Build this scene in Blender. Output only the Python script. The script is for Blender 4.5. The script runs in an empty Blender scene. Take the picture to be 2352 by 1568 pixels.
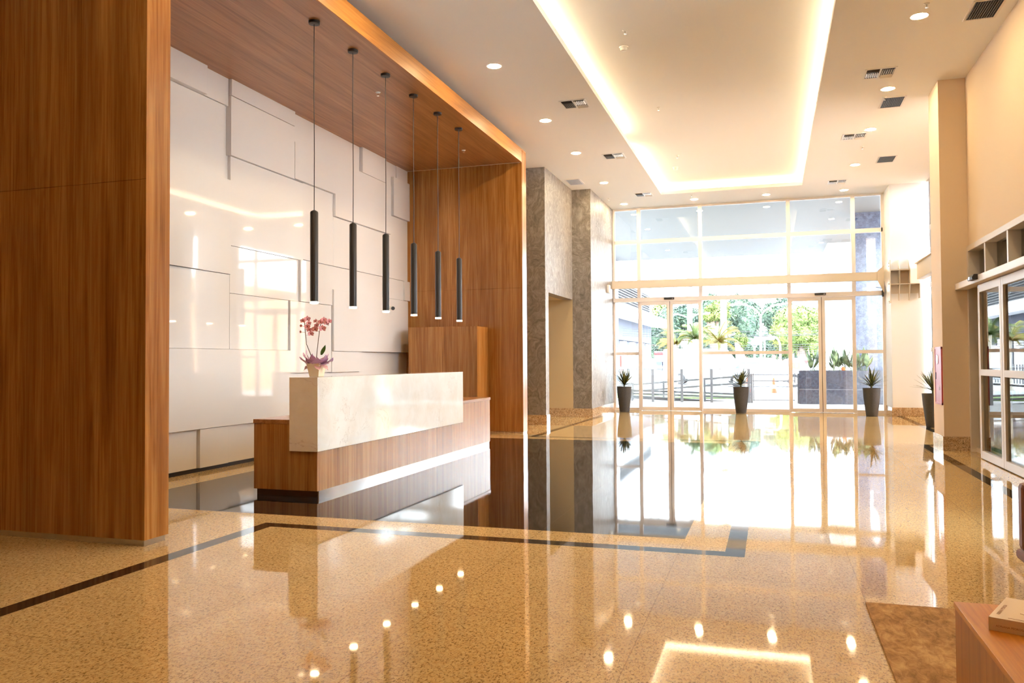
import bpy, math, random
import numpy as np
from mathutils import Vector, Matrix
random.seed(7); RNG=np.random.default_rng(11)
S=bpy.context.scene
# ------------------------------------------------------------------ camera
YAW,PIT,ROL=[math.radians(a) for a in (17.65,1.39,-0.34)]
FPX=1865.0
fwd=Vector((-math.sin(YAW)*math.cos(PIT),math.cos(YAW)*math.cos(PIT),math.sin(PIT)))
rt=Vector((math.cos(YAW),math.sin(YAW),0)); up=rt.cross(fwd)
rt,up=(math.cos(ROL)*rt+math.sin(ROL)*up, -math.sin(ROL)*rt+math.cos(ROL)*up)
CAMP=Vector((0,0,1.3))
cd=bpy.data.cameras.new('camera'); cam=bpy.data.objects.new('camera',cd); S.collection.objects.link(cam)
cd.sensor_width=36; cd.lens=36*FPX/2352; cd.clip_start=0.05; cd.clip_end=600
m=Matrix((rt,up,-fwd)).transposed().to_4x4(); m.translation=CAMP; cam.matrix_world=m
S.camera=cam
# ------------------------------------------------------------------ world, sun, exposure
w=bpy.data.worlds.new('sky'); S.world=w; w.use_nodes=True
w.node_tree.nodes['Background'].inputs[0].default_value=(0.84,0.92,1.0,1)
w.node_tree.nodes['Background'].inputs[1].default_value=10.0
sd=bpy.data.lights.new('sun','SUN'); sd.energy=6.0; sd.angle=0.05; sd.color=(1,0.97,0.92)
sun=bpy.data.objects.new('sun',sd); S.collection.objects.link(sun); sun.rotation_euler=(math.radians(36),math.radians(-18),0)
S.view_settings.view_transform='Standard'; S.view_settings.look='None'; S.view_settings.gamma=1.0
S.view_settings.exposure=1.58; S.view_settings.use_curve_mapping=False
try:
    S.cycles.max_bounces=10; S.cycles.diffuse_bounces=5; S.cycles.glossy_bounces=5; S.cycles.transparent_max_bounces=16
    S.cycles.sample_clamp_indirect=6.0; S.cycles.caustics_reflective=False; S.cycles.caustics_refractive=False
    S.cycles.use_denoising=True
except Exception: pass
WARM=(1.0,0.66,0.34); DOWN_E=150.0; COVE_E=13.0

# ------------------------------------------------------------------ materials
def srgb(r,g,b):
    f=lambda c:(c/255/12.92 if c/255<=0.04045 else ((c/255+0.055)/1.055)**2.4)
    return (f(r),f(g),f(b),1)
def mat(name,col,rough=0.5,metal=0.0,emit=None,es=0,coat=0,ior=1.5,spec=None):
    m=bpy.data.materials.new(name); m.use_nodes=True; b=m.node_tree.nodes['Principled BSDF']
    b.inputs['Base Color'].default_value=col if len(col)==4 else (*col,1)
    b.inputs['Roughness'].default_value=rough; b.inputs['Metallic'].default_value=metal; b.inputs['IOR'].default_value=ior
    if emit: b.inputs['Emission Color'].default_value=(*emit[:3],1); b.inputs['Emission Strength'].default_value=es
    if coat: b.inputs['Coat Weight'].default_value=coat; b.inputs['Coat Roughness'].default_value=0.03
    return m
class N:
    """small helper for node graphs"""
    def __init__(s,m): s.t=m.node_tree; s.b=s.t.nodes['Principled BSDF']
    def n(s,typ,ins=None,**kw):
        o=s.t.nodes.new(typ)
        for k,v in kw.items(): setattr(o,k,v)
        for k,v in (ins or {}).items():
            if hasattr(v,'is_output') or isinstance(v,bpy.types.NodeSocket): s.t.links.new(v,o.inputs[k])
            else: o.inputs[k].default_value=v
        return o
    def coord(s,scale=(1,1,1),rot=(0,0,0),src='Object'):
        c=s.n('ShaderNodeTexCoord'); mp=s.n('ShaderNodeMapping',{'Vector':c.outputs[src],'Scale':scale,'Rotation':rot}); return mp.outputs[0]
    def noise(s,vec,scale,detail=4,rough=0.5,dist=0):
        return s.n('ShaderNodeTexNoise',{'Vector':vec,'Scale':scale,'Detail':detail,'Roughness':rough,'Distortion':dist}).outputs['Fac']
    def ramp(s,fac,*stops):
        r=s.n('ShaderNodeValToRGB',{'Fac':fac}); e=r.color_ramp.elements
        while len(e)<len(stops): e.new(0.5)
        for i,(p,c) in enumerate(stops): e[i].position=p; e[i].color=c if len(c)==4 else (*c,1)
        return r.outputs['Color']
    def mix(s,f,a,b,mode='MIX'):
        o=s.n('ShaderNodeMix',data_type='RGBA',blend_type=mode)
        for k,v in ((0,f),(6,a),(7,b)):
            if isinstance(v,bpy.types.NodeSocket): s.t.links.new(v,o.inputs[k])
            else: o.inputs[k].default_value=v
        return o.outputs[2]
    def math(s,op,a,b=0.0,c=0.0):
        o=s.n('ShaderNodeMath',operation=op)
        for k,v in enumerate((a,b,c)):
            if isinstance(v,bpy.types.NodeSocket): s.t.links.new(v,o.inputs[k])
            else: o.inputs[k].default_value=v
        return o.outputs[0]
    def base(s,c): s.t.links.new(c,s.b.inputs['Base Color'])
    def bump(s,h,strength=0.2,dist=0.01):
        b=s.n('ShaderNodeBump',{'Height':h,'Strength':strength,'Distance':dist}); s.t.links.new(b.outputs[0],s.b.inputs['Normal'])
def wood(name,axis,dark,mid,light,rough=0.38,freq=1.0):
    m=mat(name,mid,rough); g=N(m)
    sc=[9*freq]*3; sc[axis]=0.35*freq
    v=g.coord(tuple(sc)); warp=g.noise(v,0.8,3,0.5,0.4)
    a=g.noise(v,1.6,6,0.62,0.9)
    sc2=[60*freq]*3; sc2[axis]=1.6*freq
    b=g.noise(g.coord(tuple(sc2)),1.0,4,0.6)
    f=g.math('ADD',g.math('MULTIPLY',a,0.7),g.math('MULTIPLY',b,0.34))
    col=g.ramp(f,(0.34,dark),(0.5,mid),(0.66,light))
    sc3=[4.3*freq]*3; sc3[axis]=0.02
    pl=g.noise(g.coord(tuple(sc3)),1.0,1)
    col=g.mix(g.ramp(pl,(0.35,(0,0,0)),(0.65,(0.3,0.3,0.3))),col,dark)
    g.base(col); g.bump(b,0.08,0.002)
    return m
W_D,W_M,W_L=srgb(128,78,30),srgb(170,114,54),srgb(196,144,80)
wood_v=wood('wood_vertical',2,W_D,W_M,W_L,0.26)
wood_y=wood('wood_lengthwise',1,W_D,srgb(166,112,64),srgb(186,134,86),0.3)
wood_yl=wood('wood_fascia',1,srgb(146,94,38),srgb(180,120,52),srgb(200,142,72))
wood_tab=wood('wood_table_top',1,srgb(160,88,14),srgb(198,122,26),srgb(220,150,48),0.35)
def granite(name,c,dark,lite,amount=0.5,joint=None,jp=(1.08,-0.61,1.0,0.03),rough=0.035,scale=1.0,ior=1.55,jc=None):
    m=mat(name,c,rough,ior=ior); g=N(m)
    v=g.coord(); vs=g.coord((1,0.55,1),(0,0,0.5))
    a=g.noise(vs,95*scale,3,0.65,0.8); b=g.noise(v,34*scale,3,0.6); big=g.noise(v,2.2,2)
    spots=g.ramp(a,(0.50,(0,0,0)),(0.64,(1,1,1)))
    mott=g.ramp(b,(0.35,(0,0,0)),(0.68,(1,1,1)))
    col=g.mix(mott,c,lite); col=g.mix(g.math('MULTIPLY',big,0.25),col,dark)
    f=g.math('MULTIPLY',g.n('ShaderNodeSeparateColor',{'Color':spots}).outputs[0],amount); col=g.mix(f,col,dark)
    if joint:
        xyz=g.n('ShaderNodeSeparateXYZ',{'Vector':g.n('ShaderNodeTexCoord').outputs['Object']})
        px,ox,py,oy=jp; fs=[]
        for k,(p,o) in enumerate(((px,ox),(py,oy))):
            t=g.math('FRACT',g.math('DIVIDE',g.math('SUBTRACT',xyz.outputs[k],o-p*50-joint/2),p))
            fs.append(g.math('LESS_THAN',t,joint/p))
        col=g.mix(g.math('MULTIPLY',g.math('MAXIMUM',*fs),0.45),col,jc or srgb(120,78,40))
        # each slab lies a hair out of level
        cx=g.math('FLOOR',g.math('DIVIDE',g.math('SUBTRACT',xyz.outputs[0],ox),px)); cy=g.math('FLOOR',g.math('DIVIDE',g.math('SUBTRACT',xyz.outputs[1],oy),py))
        cv=g.n('ShaderNodeCombineXYZ',{'X':cx,'Y':cy}); wn=g.n('ShaderNodeTexWhiteNoise',{'Vector':cv.outputs[0]})
        sub=g.n('ShaderNodeVectorMath',{0:wn.outputs['Color'],1:(0.5,0.5,0.5)},operation='SUBTRACT')
        scl=g.n('ShaderNodeVectorMath',{0:sub.outputs[0],1:(0.0022,0.0022,0)},operation='MULTIPLY')
        geo=g.n('ShaderNodeNewGeometry'); ad=g.n('ShaderNodeVectorMath',{0:geo.outputs['Normal'],1:scl.outputs[0]},operation='ADD')
        g.t.links.new(ad.outputs[0],g.b.inputs['Normal'])
    g.base(col); return m
gr_beige=granite('granite_beige',srgb(222,184,122),srgb(116,86,46),srgb(238,207,148),0.8,joint=0.005)
gr_black=granite('granite_black',(0.012,0.011,0.011,1),(0.004,0.004,0.004,1),(0.022,0.02,0.02,1),0.3,joint=0.005,jp=(1.08,-0.61,1.172,6.04),jc=srgb(150,120,90))
gr_line=granite('granite_line',(0.016,0.014,0.012,1),(0.005,0.005,0.005,1),(0.03,0.027,0.025,1),0.4)
gr_skirt=granite('granite_skirting',srgb(196,160,118),srgb(92,66,44),srgb(230,205,170),0.9,rough=0.12,scale=0.7)
gr_blue=granite('granite_blue_grey',srgb(56,68,94),srgb(30,38,54),srgb(96,110,138),0.6,rough=0.25,scale=0.35)
gr_dark=granite('granite_dark_planter',srgb(58,60,70),srgb(34,36,44),srgb(78,82,94),0.5,joint=0.006,jp=(0.55,0.79,50,0),rough=0.12,scale=0.4,jc=srgb(140,140,150))
white_paint=mat('white_paint',(0.86,0.87,0.88),0.6)
ceil_paint=mat('ceiling_paint',(0.89,0.885,0.88),0.75)
beige_paint=mat('beige_paint',srgb(226,204,176),0.7)
white_gloss=mat('white_gloss_lacquer',(0.76,0.75,0.755),0.035,ior=1.52)
alu=mat('champagne_aluminium',srgb(230,225,224),0.4,0.0)
alu_d=mat('door_frame_aluminium',srgb(212,202,190),0.4,0.1)
steel_cream=mat('cream_painted_steel',srgb(214,204,190),0.5)
steel=mat('brushed_steel',(0.62,0.64,0.68),0.22,0.9)
black_metal=mat('black_metal',(0.028,0.024,0.023),0.42,0.3)
black_plastic=mat('black_plastic',(0.02,0.02,0.022),0.4)
white_plastic=mat('white_plastic',(0.85,0.84,0.82),0.4)
shaded_slat_grey=mat('shaded_slat_grey',(0.22,0.21,0.2),0.5,0.4)
pot_grey=mat('pot_charcoal',(0.05,0.052,0.057),0.65)
g_=N(pot_grey); g_.base(g_.ramp(g_.noise(g_.coord(),120,2),(0.4,(0.034,0.035,0.039)),(0.7,(0.072,0.074,0.08))))
soil=mat('soil',srgb(70,48,34),0.95)
lamp_em=mat('lamp_glow',(1,1,1,1),0.5,emit=(1.0,0.76,0.44),es=DOWN_E)
pend_em=mat('pendant_glow',(1,1,1,1),0.5,emit=(1.0,0.74,0.42),es=14)
cove_em=mat('cove_led_glow',(1,1,1,1),0.5,emit=(1.0,0.77,0.47),es=COVE_E)
rugm=mat('rug_tan',srgb(168,122,70),0.95); g_=N(rugm)
v_=g_.coord((1,0.45,1)); n1=g_.noise(v_,26,6,0.7,0.6); n2=g_.noise(v_,4,4,0.6)
g_.base(g_.ramp(g_.math('ADD',g_.math('MULTIPLY',n1,0.6),g_.math('MULTIPLY',n2,0.4)),(0.36,srgb(124,88,46)),(0.5,srgb(176,132,78)),(0.64,srgb(210,170,112)))); g_.bump(n1,0.6,0.01)
stucco=mat('venetian_stucco',srgb(168,156,144),0.5); g_=N(stucco)
v_=g_.coord((1,1,0.8)); wn_=g_.n('ShaderNodeTexNoise',{'Vector':v_,'Scale':1.6,'Detail':3}); 
mv=g_.n('ShaderNodeVectorMath',{0:v_,1:wn_.outputs['Color']},operation='ADD')
s1=g_.noise(mv.outputs[0],3.2,8,0.68,2.6); s2=g_.noise(mv.outputs[0],9,6,0.6,1.8)
f_=g_.math('ADD',g_.math('MULTIPLY',s1,0.65),g_.math('MULTIPLY',s2,0.35))
g_.base(g_.ramp(f_,(0.34,srgb(100,93,87)),(0.5,srgb(132,126,120)),(0.64,srgb(160,155,150)))); g_.bump(s2,0.25,0.004)
marble=mat('cream_marble',srgb(232,218,200),0.07,ior=1.5); g_=N(marble)
v_=g_.coord(); d_=g_.n('ShaderNodeTexNoise',{'Vector':v_,'Scale':1.1,'Detail':7,'Roughness':0.65,'Distortion':1.2}).outputs['Fac']
ridge=g_.math('ABSOLUTE',g_.math('SUBTRACT',d_,0.5)); vein=g_.ramp(ridge,(0.0,(1,1,1)),(0.007,(0,0,0)))
msk=g_.ramp(g_.noise(v_,1.3,2),(0.48,(0,0,0)),(0.66,(0.35,0.35,0.35)))
fv=g_.math('MULTIPLY',g_.n('ShaderNodeSeparateColor',{'Color':vein}).outputs[0],g_.n('ShaderNodeSeparateColor',{'Color':msk}).outputs[0])
cl=g_.ramp(g_.noise(v_,3.5,5,0.6,0.5),(0.35,srgb(236,228,218)),(0.65,srgb(244,240,234)))
g_.base(g_.mix(fv,cl,srgb(150,112,76)))
def glassmat(name,tint=(0.96,0.98,0.98),ior=1.55):
    m=bpy.data.materials.new(name); m.use_nodes=True; t=m.node_tree; t.nodes.clear()
    o=t.nodes.new('ShaderNodeOutputMaterial'); a=t.nodes.new('ShaderNodeBsdfTransparent'); b=t.nodes.new('ShaderNodeBsdfGlossy')
    f=t.nodes.new('ShaderNodeFresnel'); mx=t.nodes.new('ShaderNodeMixShader')
    a.inputs[0].default_value=(*tint,1); b.inputs['Roughness'].default_value=0.0; b.inputs[0].default_value=(1,1,1,1); f.inputs[0].default_value=ior
    t.links.new(f.outputs[0],mx.inputs[0]); t.links.new(a.outputs[0],mx.inputs[1]); t.links.new(b.outputs[0],mx.inputs[2]); t.links.new(mx.outputs[0],o.inputs[0])
    return m
glass=glassmat('clear_glass'); glass_door=glassmat('tinted_door_glass',(0.80,0.82,0.80),1.9)
leafm=mat('leaf_green',srgb(52,66,34),0.45); g_=N(leafm); g_.base(g_.ramp(g_.noise(g_.coord(),14,2),(0.35,srgb(44,56,34)),(0.6,srgb(98,104,52)),(0.78,srgb(170,150,70))))
leaf2=mat('leaf_planter',srgb(88,110,74),0.35); g_=N(leaf2); g_.base(g_.ramp(g_.noise(g_.coord(),7,2),(0.35,srgb(56,78,50)),(0.65,srgb(130,150,112))))
# ------------------------------------------------------------------ mesh helpers
class MB:
    def __init__(s): s.v=[]; s.f=[]; s.m=[]; s.mi=0; s.smooth=False
    def add(s,vs,fs):
        o=len(s.v); s.v+= [tuple(p) for p in vs]; s.f+=[tuple(i+o for i in f) for f in fs]; s.m+=[s.mi]*len(fs); return s
    def box(s,x0,x1,y0,y1,z0,z1):
        x0,x1=sorted((x0,x1)); y0,y1=sorted((y0,y1)); z0,z1=sorted((z0,z1))
        return s.add([(x0,y0,z0),(x1,y0,z0),(x1,y1,z0),(x0,y1,z0),(x0,y0,z1),(x1,y0,z1),(x1,y1,z1),(x0,y1,z1)],
              [(0,3,2,1),(4,5,6,7),(0,1,5,4),(1,2,6,5),(2,3,7,6),(3,0,4,7)])
    def obox(s,c,ax,ay,az):
        """box from centre and three half-axis vectors"""
        c,ax,ay,az=map(Vector,(c,ax,ay,az)); P=[c+i*ax+j*ay+k*az for k in(-1,1) for j in(-1,1) for i in(-1,1)]
        return s.add(P,[(0,2,3,1),(4,5,7,6),(0,1,5,4),(1,3,7,5),(3,2,6,7),(2,0,4,6)])
    def tube(s,pts,r,n=10,cap=True):
        pts=[Vector(p) for p in pts]; rs=r if isinstance(r,(list,tuple)) else [r]*len(pts); vs=[];fs=[]
        ref=None
        for i,p in enumerate(pts):
            d=(pts[min(i+1,len(pts)-1)]-pts[max(i-1,0)]).normalized()
            if ref is None: ref=Vector((0,0,1)) if abs(d.z)<0.9 else Vector((1,0,0))
            a=d.cross(ref).normalized(); b=a.cross(d)
            ref=b.cross(a)*-1 if False else ref
            for k in range(n):
                t=2*math.pi*k/n; vs.append(p+rs[i]*(math.cos(t)*a+math.sin(t)*b))
        for i in range(len(pts)-1):
            for k in range(n): fs.append((i*n+k,i*n+(k+1)%n,(i+1)*n+(k+1)%n,(i+1)*n+k))
        if cap: fs.append(tuple(range(n-1,-1,-1))); fs.append(tuple((len(pts)-1)*n+k for k in range(n)))
        return s.add(vs,fs)
    def lathe(s,prof,c=(0,0,0),n=32,sq=None):
        vs=[];fs=[]
        for r,z in prof:
            for k in range(n):
                t=2*math.pi*k/n; vs.append((c[0]+r*math.cos(t),c[1]+r*math.sin(t),c[2]+z))
        for i in range(len(prof)-1):
            for k in range(n): fs.append((i*n+k,i*n+(k+1)%n,(i+1)*n+(k+1)%n,(i+1)*n+k))
        fs.append(tuple(range(n-1,-1,-1))); fs.append(tuple((len(prof)-1)*n+k for k in range(n)))
        return s.add(vs,fs)
    def prism(s,poly,axis,a,b):
        """poly in the two other axes (in xyz order), extruded from a to b on axis"""
        n=len(poly)
        def P(p,t): q=list(p); q.insert(axis,t); return tuple(q)
        vs=[P(p,a) for p in poly]+[P(p,b) for p in poly]
        return s.add(vs,[tuple(range(n-1,-1,-1)),tuple(range(n,2*n))]+[(i,(i+1)%n,n+(i+1)%n,n+i) for i in range(n)])
    def build(s,name,mats,parent=None,smooth=False,bevel=0,origin=None):
        me=bpy.data.meshes.new(name)
        O=Vector(origin) if origin else (parent_world(parent) if parent else None)
        if O is None:
            a=np.array(s.v); lo,hi=a.min(0),a.max(0); O=Vector(((lo[0]+hi[0])/2,(lo[1]+hi[1])/2,lo[2]))
            if name.startswith(('floor','ceiling','wall','trim','canopy','road','pavement')): O=Vector((0,0,0))
        me.from_pydata([tuple(Vector(p)-O) for p in s.v],[],s.f)
        mats=mats if isinstance(mats,(list,tuple)) else [mats]
        for m in mats: me.materials.append(m)
        me.polygons.foreach_set('material_index',s.m)
        if smooth: me.polygons.foreach_set('use_smooth',[True]*len(s.f))
        me.update()
        o=bpy.data.objects.new(name,me); S.collection.objects.link(o)
        if parent: o.parent=parent; o.location=O-parent_world(parent)
        else: o.location=O
        if smooth:
            try: me.set_sharp_from_angle(angle=math.radians(40))
            except Exception: pass
        if bevel:
            b=o.modifiers.new('bevel','BEVEL'); b.width=bevel; b.segments=2; b.limit_method='ANGLE'
        return o
def parent_world(p):
    v=Vector(p.location); q=p.parent
    while q: v=v+Vector(q.location); q=q.parent
    return v
def tag(o,label=None,cat=None,group=None,kind=None):
    for k,v in (('label',label),('category',cat),('group',group),('kind',kind)):
        if v: o[k]=v
    return o
def thing(name,label,cat,loc,group=None,kind=None):
    o=bpy.data.objects.new(name,None); S.collection.objects.link(o); o.location=loc; o.empty_display_size=0.1
    return tag(o,label,cat,group,kind)
def struct(o,label=None): o['kind']='structure'; 
def dup(o,loc=None,label=None,parent=None):
    c=o.copy(); S.collection.objects.link(c)
    if parent: c.parent=parent
    if loc is not None: c.location=loc
    if label: c['label']=label
    for ch in list(o.children): dup(ch,None,None,c)
    return c
def bx(*a): return MB().box(*a)
def part(name,mb,mt,parent,label=None,**k):
    o=mb.build(name,mt,parent,**k)
    if label: o['label']=label
    return o
def at(px,py,Y):
    """world point on the plane y=Y seen at a photo pixel"""
    r=rt*(px-1176)-up*(py-784)+fwd*FPX; t=Y/r.y; return CAMP+r*t
H=5.28
# ================================================================== SHELL
# ---- floor: one polished stone floor with inlays
fb=MB()
XS=sorted({-8,-5.95,-4.3,-3.97,-3.93,-3.87,-3.80,-0.61,-0.31,-0.18,2.12,2.25,2.72,2.85,3.35})
YS=sorted({-6,5.59,5.72,6.04,13.08,13.42,13.54,13.66,20.2,20.32,21.3})
def zone(x,y):
    if -5.95<x<-0.61 and 6.04<y<13.08: return 1
    if -3.93<x<-3.80 and y<5.72: return 2
    if 5.59<y<5.72 and -3.93<x<-0.18: return 2
    if -0.31<x<-0.18 and 5.59<y<13.54: return 2
    if 13.42<y<13.54 and -3.97<x<-0.18: return 2
    if -3.97<x<-3.87 and 13.42<y<13.54: return 2
    if 2.12<x<2.25 and y<13.66: return 2
    if 13.54<y<13.66 and 2.12<x<2.85: return 2
    if 2.72<x<2.85 and 13.54<y<20.32: return 2
    if 20.2<y<20.32 and -3.8<x<2.85: return 2
    return 0
for i in range(len(XS)-1):
    for j in range(len(YS)-1):
        x0,x1,y0,y1=XS[i],XS[i+1],YS[j],YS[j+1]; fb.mi=zone((x0+x1)/2,(y0+y1)/2)
        fb.add([(x0,y0,0),(x1,y0,0),(x1,y1,0),(x0,y1,0)],[(0,1,2,3)])
fb.mi=2; fb.add([(-3.97,13.54,0.0008),(-3.85,13.54,0.0008),(-3.72,20.2,0.0008),(-3.85,20.2,0.0008)],[(0,1,2,3)])
fb.mi=0; fb.box(-8,3.35,-6,21.3,-0.2,-0.001)
struct(fb.build('floor',[gr_beige,gr_black,gr_line]))
# ---- ceiling with recessed light cove
cb=MB(); CX0,CX1,CY1,CY0=-2.45,0.74,19.6,-3.5; T=0.05
for a in ((-8,CX0,-6,21.3),(CX1,3.5,-6,21.3),(CX0,CX1,CY1,21.3),(CX0,CX1,-6,CY0)): cb.box(*a,H,H+T)
PO=0.32; ZU=5.50
cb.box(CX0-PO,CX1+PO,CY0-PO,CY1+PO,ZU,ZU+0.08)                       # upper tray
for a in ((CX0-PO-.05,CX0-PO,CY0-PO,CY1+PO),(CX1+PO,CX1+PO+.05,CY0-PO,CY1+PO),(CX0-PO,CX1+PO,CY1+PO,CY1+PO+.05),(CX0-PO,CX1+PO,CY0-PO-.05,CY0-PO)): cb.box(*a,H+T,ZU+.08)
for a in ((CX0-.02,CX0,CY0,CY1),(CX1,CX1+.02,CY0,CY1),(CX0-.02,CX1+.02,CY1,CY1+.02)): cb.box(*a,H+T,H+T+0.03)
cb.box(-8,3.5,-6,21.3,ZU+0.1,ZU+0.3)
struct(cb.build('ceiling',ceil_paint))
# LED strips lying in the cove
def strip(x0,x1,y0,y1,label):
    t=thing('led_strip',label,'strip light',((x0+x1)/2,(y0+y1)/2,H+T),'LED strips hidden in the ceiling cove')
    part('channel',bx(x0,x1,y0,y1,H+T,H+T+.012),white_plastic,t); part('diffuser',bx(x0+.01,x1-.01,y0+.01,y1-.01,H+T+.012,H+T+.03),cove_em,t)
strip(CX0-.24,CX0-.18,CY0,14.7,'warm LED strip in the ceiling recess on the reception side, long run')
strip(CX0-.24,CX0-.18,15.8,CY1+.1,'warm LED strip in the ceiling recess past the dark gap, reception side')
strip(CX1+.18,CX1+.24,CY0,CY1+.1,'warm LED strip in the ceiling recess on the side of the beige wall')
strip(CX0-.1,CX1+.1,CY1+.18,CY1+.24,'warm LED strip across the glass-front end of the ceiling recess')
# ---- walls
struct(bx(-8.2,2.9,-6.2,-6,0,H).build('wall_back',wood_v))
struct(bx(-8.2,-8,-6,4.7,0,H).build('wall_near_left',wood_v))
# white relief wall
base=bx(-6.75,-6.55,4.96,13.98,0.0,4.9).build('wall_left',white_gloss); struct(base)
panels=[(4.97,8.18,4.55,4.9,.10),(8.19,8.65,4.55,4.9,.045),(4.97,8.60,3.62,4.545,.03),
 (4.97,8.15,2.42,3.615,.075),(8.155,8.69,2.42,3.615,.06),(8.695,10.38,2.79,3.925,.045),
 (8.66,10.1,3.93,4.685,.08),(8.66,10.1,4.69,4.9,.09),(10.105,12.12,4.475,4.9,.03),
 (10.105,11.24,3.94,4.47,.085),(11.24,13.2,3.59,4.47,.085),(12.125,13.0,4.475,4.9,.09),(13.005,13.5,4.475,4.9,.03),
 (13.505,13.98,4.66,4.9,.045),(13.3,13.98,3.95,4.655,.09),(13.205,13.98,2.81,3.945,.04),(11.245,13.2,2.81,3.585,.04),(10.385,11.24,2.81,3.935,.04),
 (10.27,11.16,2.185,2.79,.075),(8.695,10.265,2.185,2.785,.04),(4.97,8.69,1.475,2.415,.04),(8.695,10.0,1.475,2.18,.04),
 (10.02,11.14,1.15,2.18,.065),(11.165,13.85,1.475,2.43,.10),(11.165,12.94,2.44,2.80,.035),(11.14,12.1,1.145,1.47,.08),(12.105,13.98,0.52,1.465,.02),
 (12.95,13.75,2.44,2.80,.055),(13.755,13.98,2.44,2.80,.09),(13.86,13.98,1.475,2.43,.05),(4.97,10.0,0.515,1.47,.08),(10.005,12.1,0.515,1.14,.04),
 (4.97,8.09,0.05,0.51,.03),(8.11,8.64,0.05,0.51,.065),(8.645,13.98,0.05,0.51,.045)]
for i,(y0,y1,z0,z1,t) in enumerate(panels):
    o=bx(-6.55,-6.55+t,y0,y1,z0,z1).build('wall_panel',white_gloss,base,bevel=0.002)
part('base_strip',bx(-6.55,-6.53,4.97,13.38,0.0,0.045),black_metal,base)
# ---- wooden portal (free-standing U of panels)
wp=thing('wooden_portal','tall wood-clad portal framing the reception recess','portal',(-5.5,9.5,0),kind='thing')
def clad(x0,x1,y0,y1,z0,z1,nm,mt): return part(nm,bx(x0,x1,y0,y1,z0,z1),mt,wp,bevel=0.0015)
pj=2.622
clad(-8,-4.245,4.72,4.96,0.045,pj-.001,'side_panel',wood_v); clad(-8,-4.245,4.72,4.96,pj+.001,4.895,'side_panel',wood_v)
clad(-8,-4.245,13.98,14.24,0.03,pj-.001,'side_panel',wood_v); clad(-8,-4.245,13.98,14.24,pj+.001,4.895,'side_panel',wood_v)
clad(-8,-4.265,4.96,13.98,4.9,5.12,'soffit_panel',wood_y); clad(-4.265,-4.245,4.72,14.24,4.9,5.145,'fascia',wood_yl)
part('plinth',bx(-8,-4.26,4.735,4.945,0,.045),steel,wp); part('plinth',bx(-6.5,-4.25,13.99,14.23,0,.03),gr_skirt,wp)
# light-toned edge veneers facing the hall
part('edge_band',bx(-4.245,-4.243,4.72,4.96,0.045,5.12),wood_v,wp); part('edge_band',bx(-4.245,-4.243,13.98,14.24,0.03,5.12),wood_v,wp,label='pale end edge')
# tall wood box in the recess corner
tb=thing('wooden_cabinet','plain wood block cabinet standing in the far corner of the reception recess','cabinet',(-5.55,13.68,0))
part('body',bx(-6.22,-4.9,13.39,13.975,0.06,1.92),wood_v,tb,bevel=.002); part('plinth',bx(-6.2,-4.93,13.42,13.97,0,.06),black_metal,tb)
# ---- stucco walls with corridor opening
sw=MB(); sw.box(-8,-4.37,16.0,16.25,0.0,H).box(-4.6,-4.37,16.25,18.4,2.72,H).box(-8,-3.93,18.4,18.6,2.72,H).box(-4.37,-3.93,18.4,18.6,0,2.72).box(-4.2,-3.93,18.6,21.3,0,H)
swo=sw.build('wall_stucco',stucco); struct(swo)
iw=MB(); iw.box(-8,-4.37,18.4,18.6,0,2.72).box(-8.0,-7.8,14.3,18.4,0,2.72).box(-8,-4.6,16.25,18.4,2.72,2.9)
struct(iw.build('wall_corridor',mat('corridor_paint',srgb(196,176,140),.7)))
struct(bx(-8.2,-8,13.9,21.3,0,H).build('wall_far_left',beige_paint))
sk=MB(); sk.box(-6.5,-4.352,15.98,16.0,0,.2).box(-4.37,-4.352,16.0,16.25,0,.2).box(-6.5,-4.352,18.38,18.4,0,.2).box(-4.352,-3.912,18.38,18.4,0,.2).box(-3.93,-3.912,18.4,21.2,0,.2)
struct(sk.build('baseboard_left',gr_skirt,bevel=.003))
# ---- right wall, with the opening for the sliding doors
RX=2.68
rw=MB(); rw.box(RX,RX+.25,8.1,8.66,0,H).box(RX,RX+.25,-6,6.2,0,H).box(RX,RX+.25,6.2,8.1,0,.4).box(RX,RX+.25,6.2,8.1,4.7,H).box(RX,RX+.25,8.66,12.84,2.88,H).box(2.33,3.05,12.84,13.56,0,H)
rwo=rw.build('wall_right',beige_paint); struct(rwo)
sk=MB(); sk.box(2.312,2.33,12.82,13.56,0,.2).box(2.33,2.66,12.822,12.84,0,.2).box(RX-.018,RX,-6,8.66,0,.2)
struct(sk.build('baseboard_right',gr_skirt,bevel=.003))
# tall side window added out of view to bring daylight onto the reception
w4=thing('window_added_light',None,None,(2.8,7.15,0),kind='structure')
for y in (6.23,7.15,8.07): part('mullion',bx(2.76,2.84,y-.03,y+.03,.4,4.7),alu,w4)
for z in (.43,2.9,4.67): part('transom',bx(2.765,2.835,6.2,8.1,z-.03,z+.03),alu,w4)
part('pane',bx(2.795,2.805,6.2,8.1,.4,4.7),glass,w4)
# vestibule beyond the right-hand doors
vb=MB(); vb.box(4.6,4.7,7.5,13.2,0,3.1).box(2.93,4.6,13.1,13.2,0,3.1).box(2.93,4.6,7.5,7.6,0,3.1).box(2.93,4.6,7.6,13.1,3.0,3.1).box(2.93,4.6,7.6,13.1,-.05,0)
struct(vb.build('wall_vestibule',mat('vestibule_paint',srgb(190,168,126),.6)))
# white column by the glass front
struct(bx(2.63,3.35,20.2,21.3,0,H).build('wall_column',white_paint)); 
sk=MB(); sk.box(2.61,3.3,20.18,20.2,0,.2).box(2.61,2.63,20.2,21.15,0,.2); struct(sk.build('baseboard_front',gr_skirt,bevel=.003))

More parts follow.
